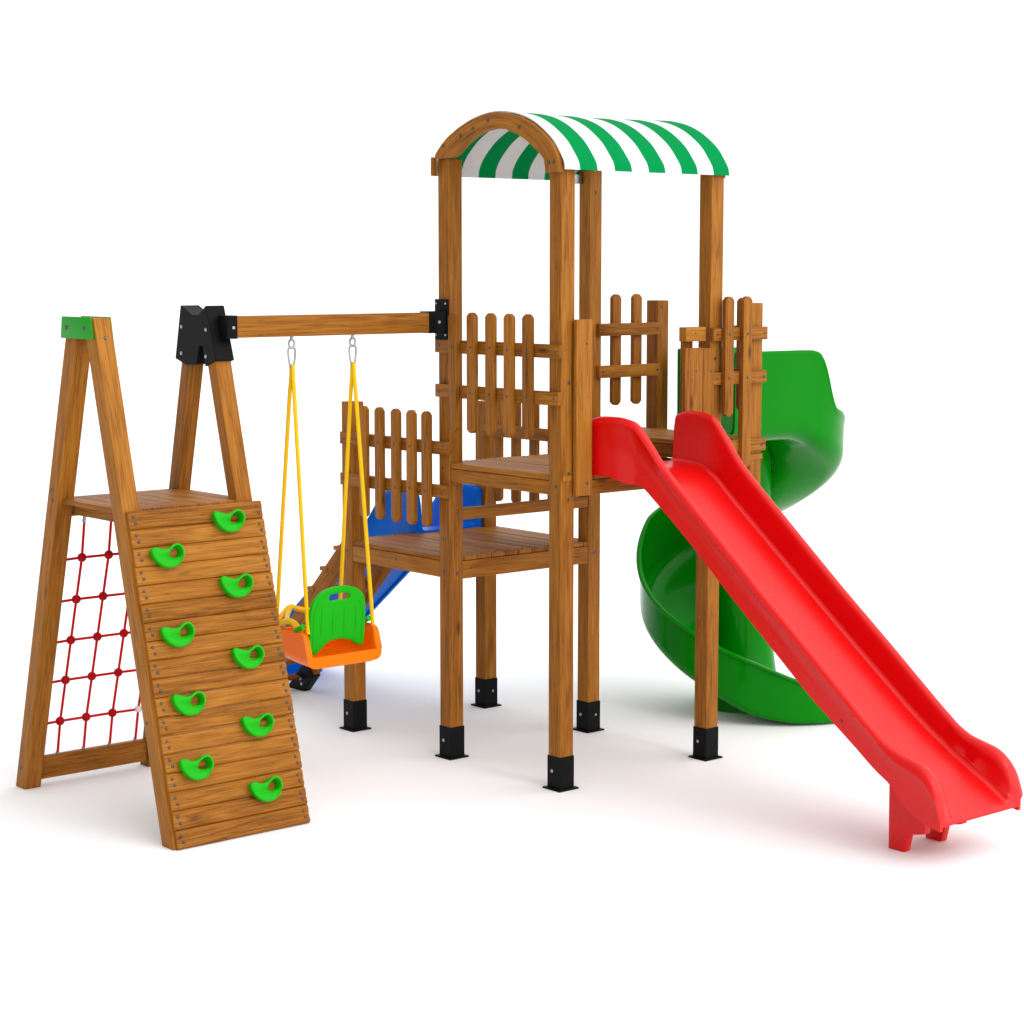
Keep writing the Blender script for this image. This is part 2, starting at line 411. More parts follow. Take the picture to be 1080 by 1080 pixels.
# ---- roof: wooden arches and striped canvas
prof_o = [(-.046,3.085),(-.040,3.13),(-.018,3.185),(.030,3.232),(.089,3.275),(.18,3.320),(.282,3.355),(.38,3.376),(.469,3.382),(.56,3.374),(.665,3.350),(.755,3.312),(.835,3.262),(.893,3.215),(.930,3.168),(.952,3.115),(.955,3.072)]
prof_i = [(.078,3.085),(.085,3.11),(.115,3.148),(.166,3.190),(.22,3.226),(.285,3.262),(.37,3.292),(.469,3.304),(.56,3.294),(.650,3.264),(.715,3.232),(.77,3.195),(.815,3.165),(.845,3.135),(.856,3.072)]
def arch(ya, yb, left_cut):
    pts = [p for p in prof_o if p[1] >= left_cut or p[0] > .4]
    pin = [p for p in prof_i if p[1] >= left_cut or p[0] > .4]
    if left_cut > 3.1: pts = [(-.018, left_cut)]+pts; pin = [(.125, left_cut)]+pin
    bm = MB()
    n = 40
    def samp(pl, k):
        t = k/(n-1); L = [0]
        for a, b in zip(pl, pl[1:]): L.append(L[-1]+math.dist(a, b))
        d = t*L[-1]
        for i in range(len(pl)-1):
            if d <= L[i+1]+1e-9:
                u = (d-L[i])/max(1e-9, L[i+1]-L[i]); return (pl[i][0]+(pl[i+1][0]-pl[i][0])*u, pl[i][1]+(pl[i+1][1]-pl[i][1])*u), d
        return pl[-1], d
    rings = []; ds = []
    for k in range(n):
        (ox, oz), d = samp(pts, k); (ix, iz), _ = samp(pin, k); ds.append(d)
        e = .004
        rings.append([(ox, ya+e, oz), (ox, yb, oz), (ix, yb, iz), (ix, ya+e, iz), (ix, ya, iz), (ox, ya, oz)][:4])
    hgt = [0, .12, .2, .29, .4]
    bm.loft(rings, uvf=lambda i, j: (3+ds[min(i, n-1)], hgt[j]+.03*((i*7) % 3)*0))
    for px, pz in ((.30, 3.31), (.06, 3.235), (.42, 3.345), (.66, 3.30), (.88, 3.12), (.915, 3.12), (.20, 3.28)): bm.screw((px, ya, pz), (0,-1,0), .008)
    return bm.build('roof_arch', WS, tower, ang=30)
arch(-.086, -.047, 3.172)
arch(Y1+.047, Y1+.083, 3.172)
# small batten at the left foot of the front arch
m = MB(); m.box(-.046, -.034, -.084, -.052, 3.085, 3.18, bevel=.003); m.build('roof_batten', WS, tower)

cn = MB(); rings = []; off = .010
cprof = [(-.052,3.084),(-.051,3.10),(-.049,3.13)]+prof_o[2:-2]+[(.958,3.125),(.964,3.10),(.966,3.084)]
cprof = [(x if 0 < i < 99 else x, z) for i, (x, z) in enumerate(cprof)]
cs = crom([(x, 0, z) for x, z in cprof], 3)
def nrm2(i):
    a = cs[max(i-1, 0)]; b = cs[min(i+1, len(cs)-1)]; d = (b-a).normalized(); return V3((-d.z, 0, d.x))
NY = 61; ya, yb = -.060, 1.082
ring_pts = []
for k in range(NY):
    y = ya+(yb-ya)*k/(NY-1); t = k/(NY-1)
    sag = .010*(1-abs(math.sin(PI*2*t)))*0 - .008*math.sin(PI*t)
    outer = []; inner = []
    for i, p in enumerate(cs):
        n_ = nrm2(i); j = noise.noise((p.x*3, y*3.1, p.z*3))*.004
        top = max(0, min(1, (p.z-3.1)/.1))
        o_ = off+sag*top+j*top
        q = V3((p.x, y, p.z))
        outer.append(q+n_*o_); inner.append(q+n_*(o_-.005))
    ring_pts.append(outer+inner[::-1])
nc = len(cs)
cn.loft(ring_pts, uvf=lambda i, j: (i/(NY-1)+.02*(1-(j if j < nc else 2*nc-1-j)/(nc-1)), j/len(ring_pts[0])))
canopy = cn.build('canopy', M['canvas'], tower, ang=60)
lb = MB()
for r, z in enumerate((3.150, 3.136, 3.122)):
    yy = .055
    for wd in ((.012, .020, .008), (.030, .014, .02), (.02, .008, .024))[r]:
        lb.box(-.0365, -.0355, yy, yy+wd, z-.0035, z+.0035, bevel=0); yy += wd+.005
lb.build('sewn_label', plastic('label_print', (.16, .45, .30), .6, 0), canopy)
for (ya_, yb_) in ((.046, .085), (.865, .946)):
    m = MB(); m.box(-.034, .0, ya_, yb_, 3.068, 3.118, axis='y', bevel=.002); m.build('roof_clip', M['steel'], tower)

# ------------------------------------------------------------------ climbing frame
frame = thing('climbing_frame', 'wooden climbing frame with plank wall, green holds and red rope net', 'climbing frame')
YL0, YL1, YR0, YR1 = -2.085, -1.995, -1.443, -1.353
ztop = 2.382
fr = lambda z: .502-.2577*z            # left edge of a front leg
re = lambda z: -.928+.2815*z           # left edge of a rear leg
def leg(f, y0, y1, z1, bolts, w=.1, dy=0, dt=0):
    b = MB()
    b.hexa([(f(0), y0+dy, 0), (f(0)+w, y0+dy, 0), (f(0)+w, y1+dy, 0), (f(0), y1+dy, 0)], [(f(z1), y0+dt, z1), (f(z1)+w, y0+dt, z1), (f(z1)+w, y1+dt, z1), (f(z1), y1+dt, z1)], bevel=.006, seg=3)
    for p, n in bolts: b.screw(p, n, .009)
    return b.build('leg', WS, frame)
leg(fr, YL0, YL1, ztop, [((fr(2.29)+.1, YL0+.045, 2.29), (1,0,.26)), ((fr(.55)+.03, YL0, .55), (0,-1,0))])
leg(re, YL0, YL1, ztop, [((re(1.55)+.03, YL0, 1.55), (0,-1,0)), ((re(1.49)+.055, YL0, 1.50), (0,-1,0)), ((re(1.40)+.1, YL0+.03, 1.45), (1,0,-.28)), ((re(.1)+.04, YL0, .11), (0,-1,0)), ((re(.08)+.1, YL0+.03, .1), (1,0,-.28))])
leg(lambda z: fr(z)-.016, YR0, YR1, 2.372, [], .076)
leg(re, YR0+.004, YR1-.010, 2.372, [], .088, .072)
# green gusset plates on the left pair
for yy in (YL0-.010, YL1+.001):
    m = MB(); m.prism([(-.298, yy, 2.386), (-.026, yy, 2.386), (-.006, yy, 2.284), (-.312, yy, 2.284)], (0, .009, 0), (1,0,0), bevel=.002)
    if yy < YL0:
        for xx in (-.255, -.085): m.screw((xx, yy, 2.335), (0,-1,0), .012)
    m.build('gusset_plate', [M['plate'], M['screw']], frame)
# black double-leg bracket on the right pair
def brk(x0f, z): return x0f(z)
pol = [(-.318, 2.168), (-.205, 2.140), (-.185, 2.232), (-.150, 2.238)]
yb0, yb1 = YR0-.008, YR1+.008
m = MB()
m.prism([(x_, yb0, z_) for x_, z_ in ((-.293,2.430),(-.190,2.384),(-.128,2.388),(-.063,2.432),(.022,2.170),(-.076,2.138),(-.099,2.238),(-.126,2.237),(-.150,2.148),(-.255,2.138),(-.351,2.168))], (0, yb1-yb0, 0), (0,0,1), bevel=.003, seg=1)
for (xx, zz) in ((-.287, 2.325), (-.064, 2.315), (-.292, 2.195), (-.068, 2.186)): m.screw((xx, yb0, zz), (0,-1,0), .010)
m.build('corner_bracket', [M['black'], M['steel']], frame)
# platform
m = MB(); n = 7; w = (1.353-.012-1.353+2.085)/n
for i in range(n):
    y0 = -2.06+i*(.70/n)
    m.box(re(1.5)+.02, fr(1.5)+.072, y0+.0015, y0+.70/n-.0015, 1.484, 1.508, axis='x', bevel=.004)
m.build('platform', WS, frame)
m = MB(); m.box(re(1.45)+.06, fr(1.45)+.03, YL1+.01, YL1+.05, 1.425, 1.486, axis='x'); m.build('platform_beam', WS, frame)
m = MB(); m.box(re(1.45)+.1, fr(1.45), YR0-.03, YR0-.002, 1.425, 1.486, axis='x'); m.build('platform_beam', WS, frame)
m = MB(); m.box(re(.1)+.02, re(.1)+.06, YL1, YR0+.07, .035, .150, axis='y', bevel=.005); m.build('net_rail', WS, frame)
m = MB(); m.box(re(1.40)+.03, re(1.40)+.055, YL1, YR0, 1.412, 1.432, axis='y', bevel=.003); m.build('net_rail', WS, frame)
# climbing wall: 18 half-round planks
sl = V3((.2577, 0, -1)).normalized()          # down the slope
nr = V3((1, 0, .2577)).normalized()           # outward
ZT = 1.501; top = V3((fr(ZT)+.1, 0, ZT)); total = ZT/abs(sl.z); NP = 18
for i in range(NP):
    d0, d1 = total*i/NP, total*(i+1)/NP-.0005
    y0, y1 = YL0+.012+random.uniform(-.002, .002), YR1+.004+random.uniform(-.002, .002)
    def P(d, h, y): q = top+sl*d+nr*h; return (q.x, y, q.z)
    dd = d1-d0; prof = [(0, .001), (0, .0165), (.0045, .0225), (.014, .0262), (.030, .0258), (.046, .0228), (.060, .0245), (.072, .0258), (dd-.0045, .0228), (dd, .0165), (dd, .001)]
    if i == NP-1: prof = [(a, b) for a, b in prof]
    rings = []
    NSEG = 26
    for k in range(NSEG+1):
        t = k/NSEG; yy = y0+(y1-y0)*t
        ring = []
        for (a, b) in prof:
            wob = noise.noise((yy*4+i*9.3, a*30, 3.1))*.0026 + noise.noise((yy*17+i*5.1, a*60, 9.1))*.0006
            e = -.002 if k in (0, NSEG) else 0
            ring.append(P(d0+a, b+(wob if b > .005 else 0)+(e if b > .01 else 0), yy))
        rings.append(ring)
    m = MB(); ou, ov = random.random()*30, random.random()*30
    hh = [0, .012, .02, .031, .047, .063, .077, .089, .096, .105, .115, .12]
    m.loft(rings, tone=random.random(), uvf=lambda a, b: (ou+.73*a/NSEG, ov+hh[b]))
    for yy in (y0+.028, y1-.028):
        for a in (.026, .057):
            m.screw(P(d0+a, .0258, yy+(a-.04)*.3), nr, .0075)
    m.build('wall_plank', WS, frame, ang=50)
# holds
HO = [(-.096,.038),(-.084,.055),(-.060,.054),(-.030,.042),(.000,.040),(.024,.048),(.048,.060),(.072,.060),(.092,.046),(.100,.020),(.093,-.010),(.074,-.036),(.042,-.055),(.008,-.061),(-.026,-.056),(-.058,-.034),(-.082,-.004)]
HO = [(p.x*.88, p.y*.90) for p in crom([(a, b, 0) for a, b in HO], 4, True)]
HH = [(.022,.018),(.030,.032),(.046,.041),(.064,.042),(.076,.032),(.080,.014),(.072,.000),(.054,-.004),(.034,-.001),(.024,.006)]
HH = [(.046+(p.x-.052)*1.10, .017+(p.y-.019)*1.12) for p in crom([(a, b, 0) for a, b in HH], 3, True)]
holds = [(-1.509,1.422),(-1.863,1.290),(-1.521,1.123),(-1.872,.935),(-1.518,.795),(-1.870,.629),(-1.523,.484),(-1.880,.344),(-1.530,.192)]
rows = ['high right', 'high left', 'second right', 'second left', 'third right', 'third left', 'fourth right', 'low left', 'lowest right']
up = -sl; hy = V3((0, 1, 0))
for i, (y, z) in enumerate(holds):
    d = (ZT-z)/abs(sl.z); c = top+sl*d; c = V3((c.x, y-.055, c.z))+sl*.008
    a = random.uniform(-.05, .05); ca, sa = math.cos(a), math.sin(a); sc = random.uniform(.97, 1.02)
    def tw(u, v, w, c=c, ca=ca, sa=sa, sc=sc):
        # dished face: pushed in towards the middle of the bowl
        dish = max(0, 1-((u-.035)**2/.0016+(v+.006)**2/.0011)) if w > 0 else 0
        w2 = w+.044 - .022*dish**.6
        u2, v2 = (u*ca-v*sa)*sc, (u*sa+v*ca)*sc
        if w < 0: u2, v2 = u2*.9, v2*.9
        return c+hy*u2+up*v2+nr*w2
    o = shape('climbing_hold', [HO, HH], .052, .009, M['lime'], tw, frame, 3)
# rope net
npt = lambda y, z: V3((-.15-(2.3-z)*.326, y, z))
nb = MB()
ys = [-1.905, -1.757, -1.606, -1.455]
zs = [1.2005, .984, .769, .556, .333]
for y in ys:
    nb.tube([npt(y-.018, 1.425), npt(y, 1.2), npt(y+.008, .333), npt(y+.02, .145)], .0068, 8)
for z in zs: nb.tube([npt(-2.01, z-.004), npt(-1.905, z), npt(-1.6, z), npt(-1.43, z-.003)], .0068, 8)
net = nb.build('rope_net', M['redrope'], frame)
def sphere(c, r, name, mat, par, sq=1):
    m = MB(); m.lathe([(r*math.sin(PI*k/10)+1e-5, -r*sq*math.cos(PI*k/10)) for k in range(11)], c, (1,0,-.3), 14); return m.build(name, mat, par, ang=60)
for y in ys:
    for z in zs:
        last = y > -1.5 and z < .4
        sphere(npt(y+(1.2-z)*.008, z), .0235 if not last else .020, 'knot', M['white'] if last else M['knot'], net, .9)
for y in ys:
    for (za, zb_) in ((.128, .165), (1.385, 1.43)):
        m = MB(); s0 = .02 if za < 1 else -.018
        m.tube([npt(y+s0, za), npt(y+s0*.8, zb_)], .0085, 8); m.build('ferrule', M['steel'], net)

# ------------------------------------------------------------------ swing beam
beamt = thing('swing_beam', 'horizontal brown swing beam in black end sleeves joining tower and climbing frame', 'beam')
m = MB(); m.box(-.030, .045, -1.345, -.165, 2.276, 2.380, axis='y', bevel=.005); m.build('beam', WS, beamt)
m = MB()
m.box(-.034, .049, -1.400, -1.342, 2.272, 2.384, axis='y', bevel=.002, seg=1); m.screw((.049, -1.365, 2.325), (1,0,0), .009)
m.build('sleeve', [M['black'], M['steel']], beamt)
m = MB()
m.box(-.034, .049, -.170, -.058, 2.273, 2.386, axis='y', bevel=.002, seg=1)
m.box(-.048, .058, -.060, -.0465, 2.236, 2.448, bevel=.002, seg=1)
m.screw((.049, -.105, 2.33), (1,0,0), .009)
for xx in (-.035, .043):
    for zz in (2.262, 2.425): m.screw((xx, -.060, zz), (0,-1,0), .007)
m.build('post_bracket', [M['black'], M['steel']], beamt)
hk = [(.008, -1.003), (.008, -.632)]
for (x, y) in hk:
    m = MB(); m.tube([(x, y, 2.285), (x, y, 2.255)], .008, 8)
    m.tube([(x+.0, y+.017*math.sin(a), 2.238-.020*math.cos(a)) for a in [2*PI*k/14 for k in range(14)]], .0055, 8, loop=True)
    m.build('swing_hook', M['steel'], beamt)

# ------------------------------------------------------------------ baby swing
swing = thing('baby_swing', 'orange and green bucket swing seat hanging on four yellow ropes', 'swing')
for (x, y) in hk:
    m = MB()
    pts = [(0,-.013,0),(0,.013,0),(0,.021,-.022),(0,.012,-.085),(0,0,-.097),(0,-.012,-.085),(0,-.021,-.022)]
    m.tube([V3((x, y, 2.218))+p for p in crom(pts, 5, True)], .0052, 8, loop=True)
    m.build('carabiner', M['steel'], swing)
ends = [((-.125, -1.012, .795), 0), ((.125, -.990, .800), 0), ((-.125, -.620, .800), 1), ((.125, -.588, .785), 1)]
for (e, h) in ends:
    x, y = hk[h]; sx = .014 if e[0] > 0 else -.010
    a = V3((x+sx*.5, y, 2.132)); b_ = V3(e)-V3((0, .016, 0)); mid = a.lerp(b_, .5)
    m = MB(); pts = [a+V3((0,0,.006)), a+V3((sx*.2,0,-.05)), a.lerp(b_, .1)]+[a.lerp(b_, t/10) for t in range(2, 11)]
    m.tube(crom(pts, 3), .0102, 10); m.build('rope', M['rope'], swing)
# bucket: U section carried from front to back
def bucket_ring(x):
    t = (x+.155)/.335
    half = .205+.022*t; cy = -.803+.004*t
    zr = lerp([(-.155,.775),(-.13,.802),(.125,.802),(.145,.794),(.158,.768),(.168,.73),(.176,.705),(.18,.695)], x)
    zb = lerp([(-.155,.655),(-.14,.640),(.0,.628),(.12,.622),(.165,.624),(.18,.634)], x)
    th = lerp([(-.155,.017),(.10,.017),(.15,.030)], x); thf = lerp([(-.155,.017),(.09,.017),(.14,.055),(.18,.055)], x); R_ = min(.085, (zr-zb)*.62)
    out = []; N_ = 7
    out.append((cy-half-.004, zr))
    out.append((cy-half, zr-(zr-zb-R_)*.4))
    for k in range(N_+1):
        a = PI+PI/2*k/N_; out.append((cy-half+R_*1.0+R_*math.cos(a), zb+R_*(1+math.sin(a))))
    for k in range(N_+1):
        a = -PI/2+PI/2*k/N_; out.append((cy+half-R_+R_*math.cos(a), zb+R_*(1+math.sin(a))))
    out.append((cy+half, zr-(zr-zb-R_)*.4)); out.append((cy+half+.004, zr))
    inn = []
    for (yy, zz) in out:
        dx = cy-yy; s_ = (half-th)/half
        inn.append((cy-(cy-yy)*s_, min(zr-.004, max(zz, zb+thf)) if zz < zr-.001 else zr))
    ring = [(x, yy, zz) for yy, zz in out]
    ring.append((x, cy+half-th*.4, zr+.007))
    ring += [(x, yy, zz) for yy, zz in inn[::-1]]
    ring.append((x, cy-half+th*.4, zr+.007))
    return ring
m = MB(); xs = [-.155,-.150,-.14,-.12,-.08,-.04,0,.04,.08,.10,.115,.13,.145,.158,.168,.176,.180]
m.loft([bucket_ring(x) for x in xs]); bucket = m.build('bucket', M['orange'], swing, ang=50)
# front wall of the bucket
m = MB(); m.box(-.162, -.145, -.995, -.612, .66, .79, bevel=.006, axis='y'); m.build('front_wall', M['orange'], swing)
# backrest
BO = [(-.170,.700),(-.172,.78),(-.174,.86),(-.170,.925),(-.150,.972),(-.105,1.008),(-.05,1.024),(0,1.028),(.05,1.024),(.100,1.010),(.142,.978),(.162,.930),(.168,.86),(.168,.78),(.166,.725),(.150,.708),(.125,.712),(.085,.738),(.04,.752),(-.01,.754),(-.06,.742),(-.105,.708),(-.14,.690)]
BO = [(p.x, p.y) for p in crom([(a, b, 0) for a, b in BO], 3, True)]
BH = [(p.x, p.y) for p in crom([(-.064,.972,0),(-.05,.988,0),(0,.992,0),(.05,.988,0),(.064,.972,0),(.05,.956,0),(0,.958,0),(-.05,.956,0)], 4, True)]
bk = shape('backrest', [BO, BH], .024, .007, M['lime'], lambda u, v, w: (.112+w+.10*(v-.70), -.808+u, v), swing, 3)
m = MB()
for u in (-.105, -.035, .035, .105):
    m.tube([(.112+.0115+.10*(z-.70), -.808+u, z) for z in (.775, .80, .86, .91, .925)], [.002, .0045, .0045, .0045, .002], 8, flat=.8)
m.tube(crom([(.1235+.10*(z-.70), -.808+u, z) for u, z in [(-.150,.735),(-.152,.80),(-.150,.90),(-.128,.945)]], 4), .004, 8)
m.tube(crom([(.1235+.10*(z-.70), -.808+u, z) for u, z in [(.146,.745),(.148,.80),(.146,.90),(.124,.945)]], 4), .004, 8)
m.build('backrest_rib', M['lime'], bk)
# side arms of the green back that clip on the rim
for yy in (-1.012, -.600):
    m = MB(); m.tube([(.118, yy*.985-.012, .838), (.085, yy, .826), (.05, yy, .812)], [.014, .013, .011], 8); m.build('clip_arm', M['lime'], swing)
# yellow guard
m = MB()
m.tube(crom([(-.135,-1.012,.800),(-.145,-.965,.850),(-.150,-.905,.893),(-.150,-.86,.880),(-.150,-.80,.866),(-.15,-.70,.850),(-.135,-.605,.800)], 6), .0155, 10, flat=.8)
m.tube(crom([(-.135,-1.015,.795),(-.09,-1.010,.828),(-.02,-1.005,.850),(.03,-1.0,.842),(.09,-1.0,.800)], 6), .0155, 10, flat=.8)
m.tube(crom([(-.157,-.90,.892),(-.11,-.95,.862),(-.03,-1.003,.848)], 6), .014, 10)
m.build('guard_bar', M['yellow'], swing)

for ch in swing.children:
    if ch.name.split('.')[0] in ('bucket', 'front_wall', 'backrest', 'clip_arm', 'guard_bar'): ch.location.y -= .020

# ------------------------------------------------------------------ straight slides
rim_r = [(.933,1.857),(.965,1.877),(1.03,1.882),(1.12,1.880),(1.197,1.860),(1.265,1.787),(1.37,1.656),(1.475,1.557),(1.65,1.405),(2.0,1.100),(2.336,.820),(2.59,.603),(2.70,.515),(2.77,.478),(2.841,.462),(2.915,.441),(2.96,.408),(2.99,.372),(3.012,.325),(3.022,.285),(3.026,.265)]
bed_r = [(.933,1.622),(1.05,1.618),(1.15,1.606),(1.25,1.555),(1.32,1.495),(1.777,1.115),(2.128,.825),(2.463,.555),(2.60,.455),(2.70,.395),(2.80,.345),(2.90,.290),(2.97,.240),(3.026,.205)]
bot_r = [(.933,1.585),(1.05,1.585),(1.149,1.552),(1.25,1.548),(1.30,1.532),(1.401,1.430),(1.767,1.100),(2.285,.657),(2.558,.455),(2.665,.372),(2.758,.320),(2.83,.235),(2.92,.192),(2.97,.178),(3.026,.168)]
def slide_ring(x, yl, yr, zr, zb, zo, th=.020, rimw=.042):
    """closed hollow section: outer wall, rolled rim, inner wall, bed, and the skirt below the bed"""
    def half(side):
        # from skirt bottom inside ... to bed, listed outer first
        o = 0.0
        rr = rimw/2
        pts = [(0, zo), (0, zo+(zr-zo)*.35), (0, zr-rr*2.1), (-.012, zr-rr*1.45), (-.014, zr-rr*1.1)]
        for k in range(7):
            a = PI-PI*k/6
            pts.append((rr-.012+(rr)*math.cos(a), zr-rr+rr*math.sin(a)))
        hh = zr-zb; fil = min(.028, hh*.35); za = zr-min(rr*1.5, hh*.5)
        pts += [(rimw-.010, za), (rimw-.004, max(min(za-.003, zr-rr*3), zb+fil+.002) if za-.003 > zb+fil+.002 else (za+zb+fil)/2), (rimw+.002, zb+fil)]
        for k in range(1, 6):
            a = PI/2*k/5
            pts.append((rimw+.002+fil*(1-math.cos(a)), zb+fil*(1-math.sin(a))))
        return pts
    L_ = [(x, yl+a, z) for a, z in half(0)]
    R_ = [(x, yr-a, z) for a, z in half(1)][::-1]
    under = [(x, yr-th, zo), (x, yr-th, max(zo+.004, zb-th)), (x, yl+th, max(zo+.004, zb-th)), (x, yl+th, zo)]
    return L_+R_+under
def slide(tabs, name_parent, mat, ylf, yrf, xmap, nst=110, x0=.933, x1=3.026, rw=.046):
    rim, bed, bot = tabs; m = MB(); rings = []
    for k in range(nst+1):
        t = k/nst
        x = x0+(x1-x0)*(t if t < .85 else .85+.15*math.sin((t-.85)/.15*PI/2))
        w = min(.022, (x1-x)*.25+.003)
        zr, zb, zo = smooth_tab(rim, x, w), smooth_tab(bed, x, w*1.5), smooth_tab(bot, x, w*1.5)
        zr = max(zr, zb+.024); zo = min(zo, zb-.012)
        rimw = rw+.030*max(0, min(1, (x-(x1-.36))/.18))
        ring = slide_ring(x, ylf(x), yrf(x), zr, zb, zo, rimw=min(rimw, max(.02, (zr-zb)*.8)) if x1-x < .05 else rimw)
        rings.append([xmap(p) for p in ring])
    m.loft(rings)
    return m.build('chute', mat, name_parent, ang=62)
rs = thing('straight_slide', 'long bright red straight slide running down from the upper deck', 'slide')
sh = lambda x: .06*(x-.95)
yl_r = lambda x: .185+sh(x)-.035*max(0, min(1, (1.2-x)/.25))*1.0+.02*max(0, min(1, (x-1.1)/.3))-.02*max(0, min(1, (x-2.7)/.3))
yr_r = lambda x: .765+sh(x)+.015*max(0, min(1, (1.2-x)/.25))-.015*max(0, min(1, (x-1.1)/.3))+.018*max(0, min(1, (x-2.7)/.3))
slide((rim_r, bed_r, bot_r), rs, M['red'], yl_r, yr_r, lambda p: p)
# foot
m = MB()
f0, f1 = .405, .715
for (ya_, yb_) in ((f0, f0+.05), (f1-.05, f1)):
    pass
m.prism([(2.665, f0, .0), (2.755, f0, .0), (2.775, f0, .085), (2.865, f0, .105), (2.875, f0, .20), (2.66, f0, .40)], (0, .045, 0), (0,0,1), bevel=.006)
m.prism([(2.665, f1-.045, .0), (2.755, f1-.045, .0), (2.775, f1-.045, .085), (2.865, f1-.045, .105), (2.875, f1-.045, .20), (2.66, f1-.045, .40)], (0, .045, 0), (0,0,1), bevel=.006)
m.box(2.668, 2.70, f0+.04, f1-.04, .082, .36, axis='y', bevel=.004)
m.build('foot', M['red'], rs)
DR = plastic('dark_red', (.25, .004, .006), .5, 0)
m = MB(); m.screw((2.47, yl_r(2.47)-.001, .57), (0,-1,0), .009, 0); m.build('bolt', DR, rs)

bs = thing('straight_slide', 'short blue straight slide running down from the lower deck behind the swing', 'slide')
rim_b = [(.845,1.315),(.90,1.335),(1.12,1.333),(1.20,1.285),(1.33,1.135),(1.50,.985),(2.20,.435),(2.35,.365),(2.48,.335),(2.56,.27),(2.61,.18),(2.62,.15)]
bed_b = [(.845,1.100),(1.0,1.098),(1.10,1.075),(1.2,1.02),(1.33,.93),(1.5,.80),(2.15,.30),(2.30,.225),(2.45,.19),(2.62,.115)]
bot_b = [(.845,1.070),(.98,1.060),(1.05,1.0),(1.15,.945),(1.33,.885),(1.5,.765),(2.15,.265),(2.35,.14),(2.62,.09)]
slide((rim_b, bed_b, bot_b), bs, M['blue'], lambda x: .440-.02*max(0, min(1, (1.1-x)/.2)), lambda x: .905+.012*max(0, min(1, (1.1-x)/.2)), lambda p: (-p[0], p[1], p[2]), x0=.845, x1=2.62)
m = MB(); m.prism([(-2.36, .52, 0), (-2.46, .52, 0), (-2.48, .52, .16), (-2.34, .52, .17)], (0, .3, 0), (0,0,1), bevel=.006); m.build('foot', M['blue'], bs)

# ------------------------------------------------------------------ ladder
lad = thing('step_ladder', 'sloping brown wooden ladder in black shoes beside the blue slide', 'ladder')
lx = lambda z: -.925-(1.06-z)*1.03      # centre line
ldir = V3((-1.03, 0, -1)).normalized(); lnor = V3((-1, 0, 1.03)).normalized()
for y in (.005, .375):
    b = MB(); a = V3((lx(1.04), y, 1.04)); e = V3((lx(.055), y, .055))
    hw = .052
    b.hexa([a-lnor*hw, a-lnor*hw+V3((0,.042,0)), a+lnor*hw+V3((0,.042,0)), a+lnor*hw], [e-lnor*hw, e-lnor*hw+V3((0,.042,0)), e+lnor*hw+V3((0,.042,0)), e+lnor*hw], bevel=.004)
    so = b.build('stringer', WS, lad)
    q = MB(); c = V3((lx(.085), y, .085))
    poly = [c+lnor*.062-ldir*.10, c-lnor*.060-ldir*.10, V3((lx(0)+.090, y, 0.0)), V3((lx(0)-.085, y, 0.0)), c+lnor*.062+ldir*.03]
    q.prism([p-V3((0,.008,0)) for p in poly], (0, .058, 0), (0,0,1), bevel=.002, seg=1)
    for k, zz in enumerate((.075, .045)): q.screw((lx(.06)+.004+.01*k, y-.008, zz), (0,-1,0), .012)
    q.build('shoe', [M['black'], M['steel']], so)
for k in range(8):
    z = .987-k*.134; c = V3((lx(z), 0, z))+lnor*.040
    b = MB()
    p = lambda u, v, y: (c+V3((u, 0, 0))+V3((0, 0, v)))+V3((0, y, 0))
    w = .036
    b.hexa([p(-w, -.006, -.004), p(w, -.006, -.004), p(w, .018, -.004), p(-w, .018, -.004)], [p(-w, -.006, .426), p(w, -.006, .426), p(w, .018, .426), p(-w, .018, .426)], bevel=.003)
    b.build('tread', WS, lad)

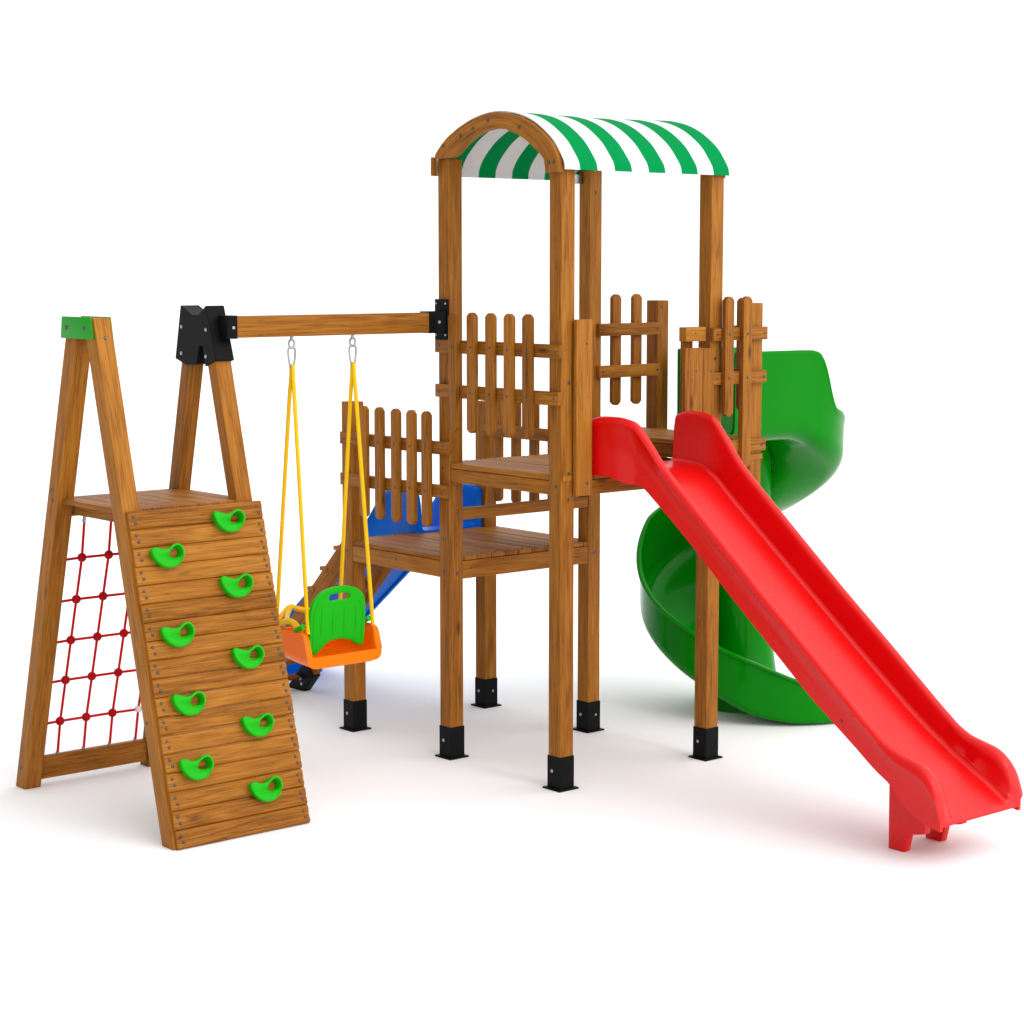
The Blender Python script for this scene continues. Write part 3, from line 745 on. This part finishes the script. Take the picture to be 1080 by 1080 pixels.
# ------------------------------------------------------------------ spiral slide
sp = thing('spiral_slide', 'green spiral slide turning round its column behind the red slide', 'slide')
CX, CY, RO, RI = .08, 2.17, .615, .205
rimT = [(-60,2.150),(-12,2.147),(-4,2.145),(2,2.13),(5,2.10),(9,2.03),(15,1.87),(20,1.80),(27,1.785),(40,1.745),(80,1.575),(120,1.415),(160,1.26),(200,1.10),(220,.945),(240,.795),(260,.675),(280,.572),(300,.468),(320,.382),(340,.282),(355,.22),(366,.19)]
botT = [(-60,1.632),(-10,1.632),(0,1.60),(40,1.43),(80,1.235),(120,1.04),(160,.845),(200,.655),(220,.545),(240,.435),(260,.335),(280,.235),(300,.145),(320,.055),(340,.014),(366,.010)]
innT = [(-60,2.15),(-10,2.145),(-2,2.10),(10,1.85),(25,1.79),(40,1.74),(366,.12)]
def sp_ring(th):
    """th < 0: straight run-in of length, else angle in degrees"""
    zr, zb = smooth_tab(rimT, th, 1.6), smooth_tab(botT, th, 6)
    zi = smooth_tab(innT, th, 4) if th < 40 else zb+lerp([(40,.30),(110,.26),(180,.09),(315,.09),(350,.17)], th)
    RO_ = lerp([(-60,.560),(0,.568),(22,.580),(40,.590),(70,.592),(150,.615),(300,.615),(325,.645),(345,.705),(366,.780)], th)
    RI = lerp([(-60,.105),(-5,.110),(30,.172)], th)
    if th < 0:
        y = CY+th/60*.665; f = lambda r, z: (CX+r, y, z)
    else:
        ct, st = math.cos(math.radians(th)), math.sin(math.radians(th)); f = lambda r, z: (CX+r*ct, CY+r*st, z)
    t = .014; R_ = .10
    hgt = zr-zb
    R_ = min(.11, hgt*.45)*lerp([(285,1),(325,.3),(366,.2)], th)
    out = []
    rr = .016
    for k in range(7):                       # rolled rim, outside lip first
        a = -PI*.5+PI*1.0*k/6
        out.append((RO_+.004+rr*math.sin(PI/2-a) if False else RO_+rr*math.cos(a)*1.0, zr-rr+rr*math.sin(a)))
    rim = out[::-1]                            # from top to under the lip
    lw = .12 if th < 55 else (1.0 if th > 110 else .12+.88*(th-55)/55)
    lip = [(RO_-.012, zr-.006), (RO_+.002*lw, zr), (RO_+.014*lw, zr-.004), (RO_+.018*lw, zr-.014), (RO_+.012*lw, zr-.024), (RO_, zr-.030)]
    outer = [(RO_-.004, zr-.06), (RO_-.006, zb+R_)]
    for k in range(1, 8):
        a = PI/2*k/7; outer.append((RO_-.006-R_*(1-math.cos(a)), zb+R_*(1-math.sin(a))))
    outer += [(RI+.12, zb-.004), (RI+.03, zb+.005), (RI, zb+.035), (RI-.002, zi)]
    inner = [(RI+.012, zi+.006), (RI+.022, zi-.004), (RI+.022, zb+.05), (RI+.045, zb+.022), (RI+.12, zb+t)]
    for k in range(7, 0, -1):
        a = PI/2*k/7; inner.append((RO_-.006-t-R_*(1-math.cos(a)), zb+t+R_*(1-math.sin(a))))
    inner += [(RO_-.006-t, zb+R_+t), (RO_-.018, zr-.06)]
    return [f(r, z) for r, z in lip+outer+inner]
ths = [-60+60*k/16 for k in range(16)]+[366*k/130 for k in range(131)]
m = MB(); m.loft([sp_ring(t) for t in ths]); m.build('chute', M['green'], sp, ang=50)
m = MB(); m.lathe([(.27, 0), (.265, .03), (.245, .10), (.212, .20), (.190, .36), (.172, .6), (.166, .9), (.166, 1.60), (.16, 1.63), (.02, 1.635)], (CX, CY, 0), (0,0,1), 48); m.build('column', M['green'], sp, ang=50)

# ------------------------------------------------------------------ camera, light, world
cam = bpy.data.cameras.new('camera'); co = bpy.data.objects.new('camera', cam); COL.objects.link(co); S.camera = co
yaw, pit = .7041, .1191
fwd = V3((-math.cos(yaw)*math.cos(pit), math.sin(yaw)*math.cos(pit), -math.sin(pit)))
co.location = (8.5189, -6.8034, 2.6277); co.rotation_euler = fwd.to_track_quat('-Z', 'Y').to_euler()
cam.sensor_width = 36; cam.lens = 2181.72/1080*36; cam.clip_start = .1; cam.clip_end = 2000
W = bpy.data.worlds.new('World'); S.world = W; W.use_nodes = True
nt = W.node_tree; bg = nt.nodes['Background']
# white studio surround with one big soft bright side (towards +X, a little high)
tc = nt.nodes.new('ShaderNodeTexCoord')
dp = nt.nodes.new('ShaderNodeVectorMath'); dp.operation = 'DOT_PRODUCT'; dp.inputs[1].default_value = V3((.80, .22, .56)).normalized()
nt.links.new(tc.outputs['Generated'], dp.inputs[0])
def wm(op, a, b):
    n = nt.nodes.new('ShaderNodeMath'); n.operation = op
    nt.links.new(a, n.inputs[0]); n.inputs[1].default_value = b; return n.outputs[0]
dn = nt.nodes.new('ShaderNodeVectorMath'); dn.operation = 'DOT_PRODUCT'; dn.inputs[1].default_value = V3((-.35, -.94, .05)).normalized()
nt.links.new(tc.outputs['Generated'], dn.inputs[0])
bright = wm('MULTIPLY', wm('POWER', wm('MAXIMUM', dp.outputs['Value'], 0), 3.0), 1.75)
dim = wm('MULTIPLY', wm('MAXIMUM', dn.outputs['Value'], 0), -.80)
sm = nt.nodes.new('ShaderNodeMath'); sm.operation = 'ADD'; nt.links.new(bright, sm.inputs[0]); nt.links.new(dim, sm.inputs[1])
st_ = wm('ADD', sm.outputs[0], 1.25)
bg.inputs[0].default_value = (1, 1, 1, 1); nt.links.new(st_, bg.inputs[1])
def area(name, loc, target, size, power, col=(1,1,1)):
    l = bpy.data.lights.new(name, 'AREA'); l.shape = 'SQUARE'; l.size = size; l.energy = power; l.color = col
    o = bpy.data.objects.new(name, l); COL.objects.link(o); o.location = loc
    o.rotation_euler = (V3(target)-V3(loc)).to_track_quat('-Z', 'Y').to_euler(); return o
area('key_softbox', (17, 1, 15), (.5, -.3, 1), 2.2, 330, (1, .985, .96))

S.view_settings.view_transform = 'Standard'; S.view_settings.look = 'None'; S.view_settings.exposure = 0; S.view_settings.gamma = 1
S.view_settings.use_curve_mapping = False
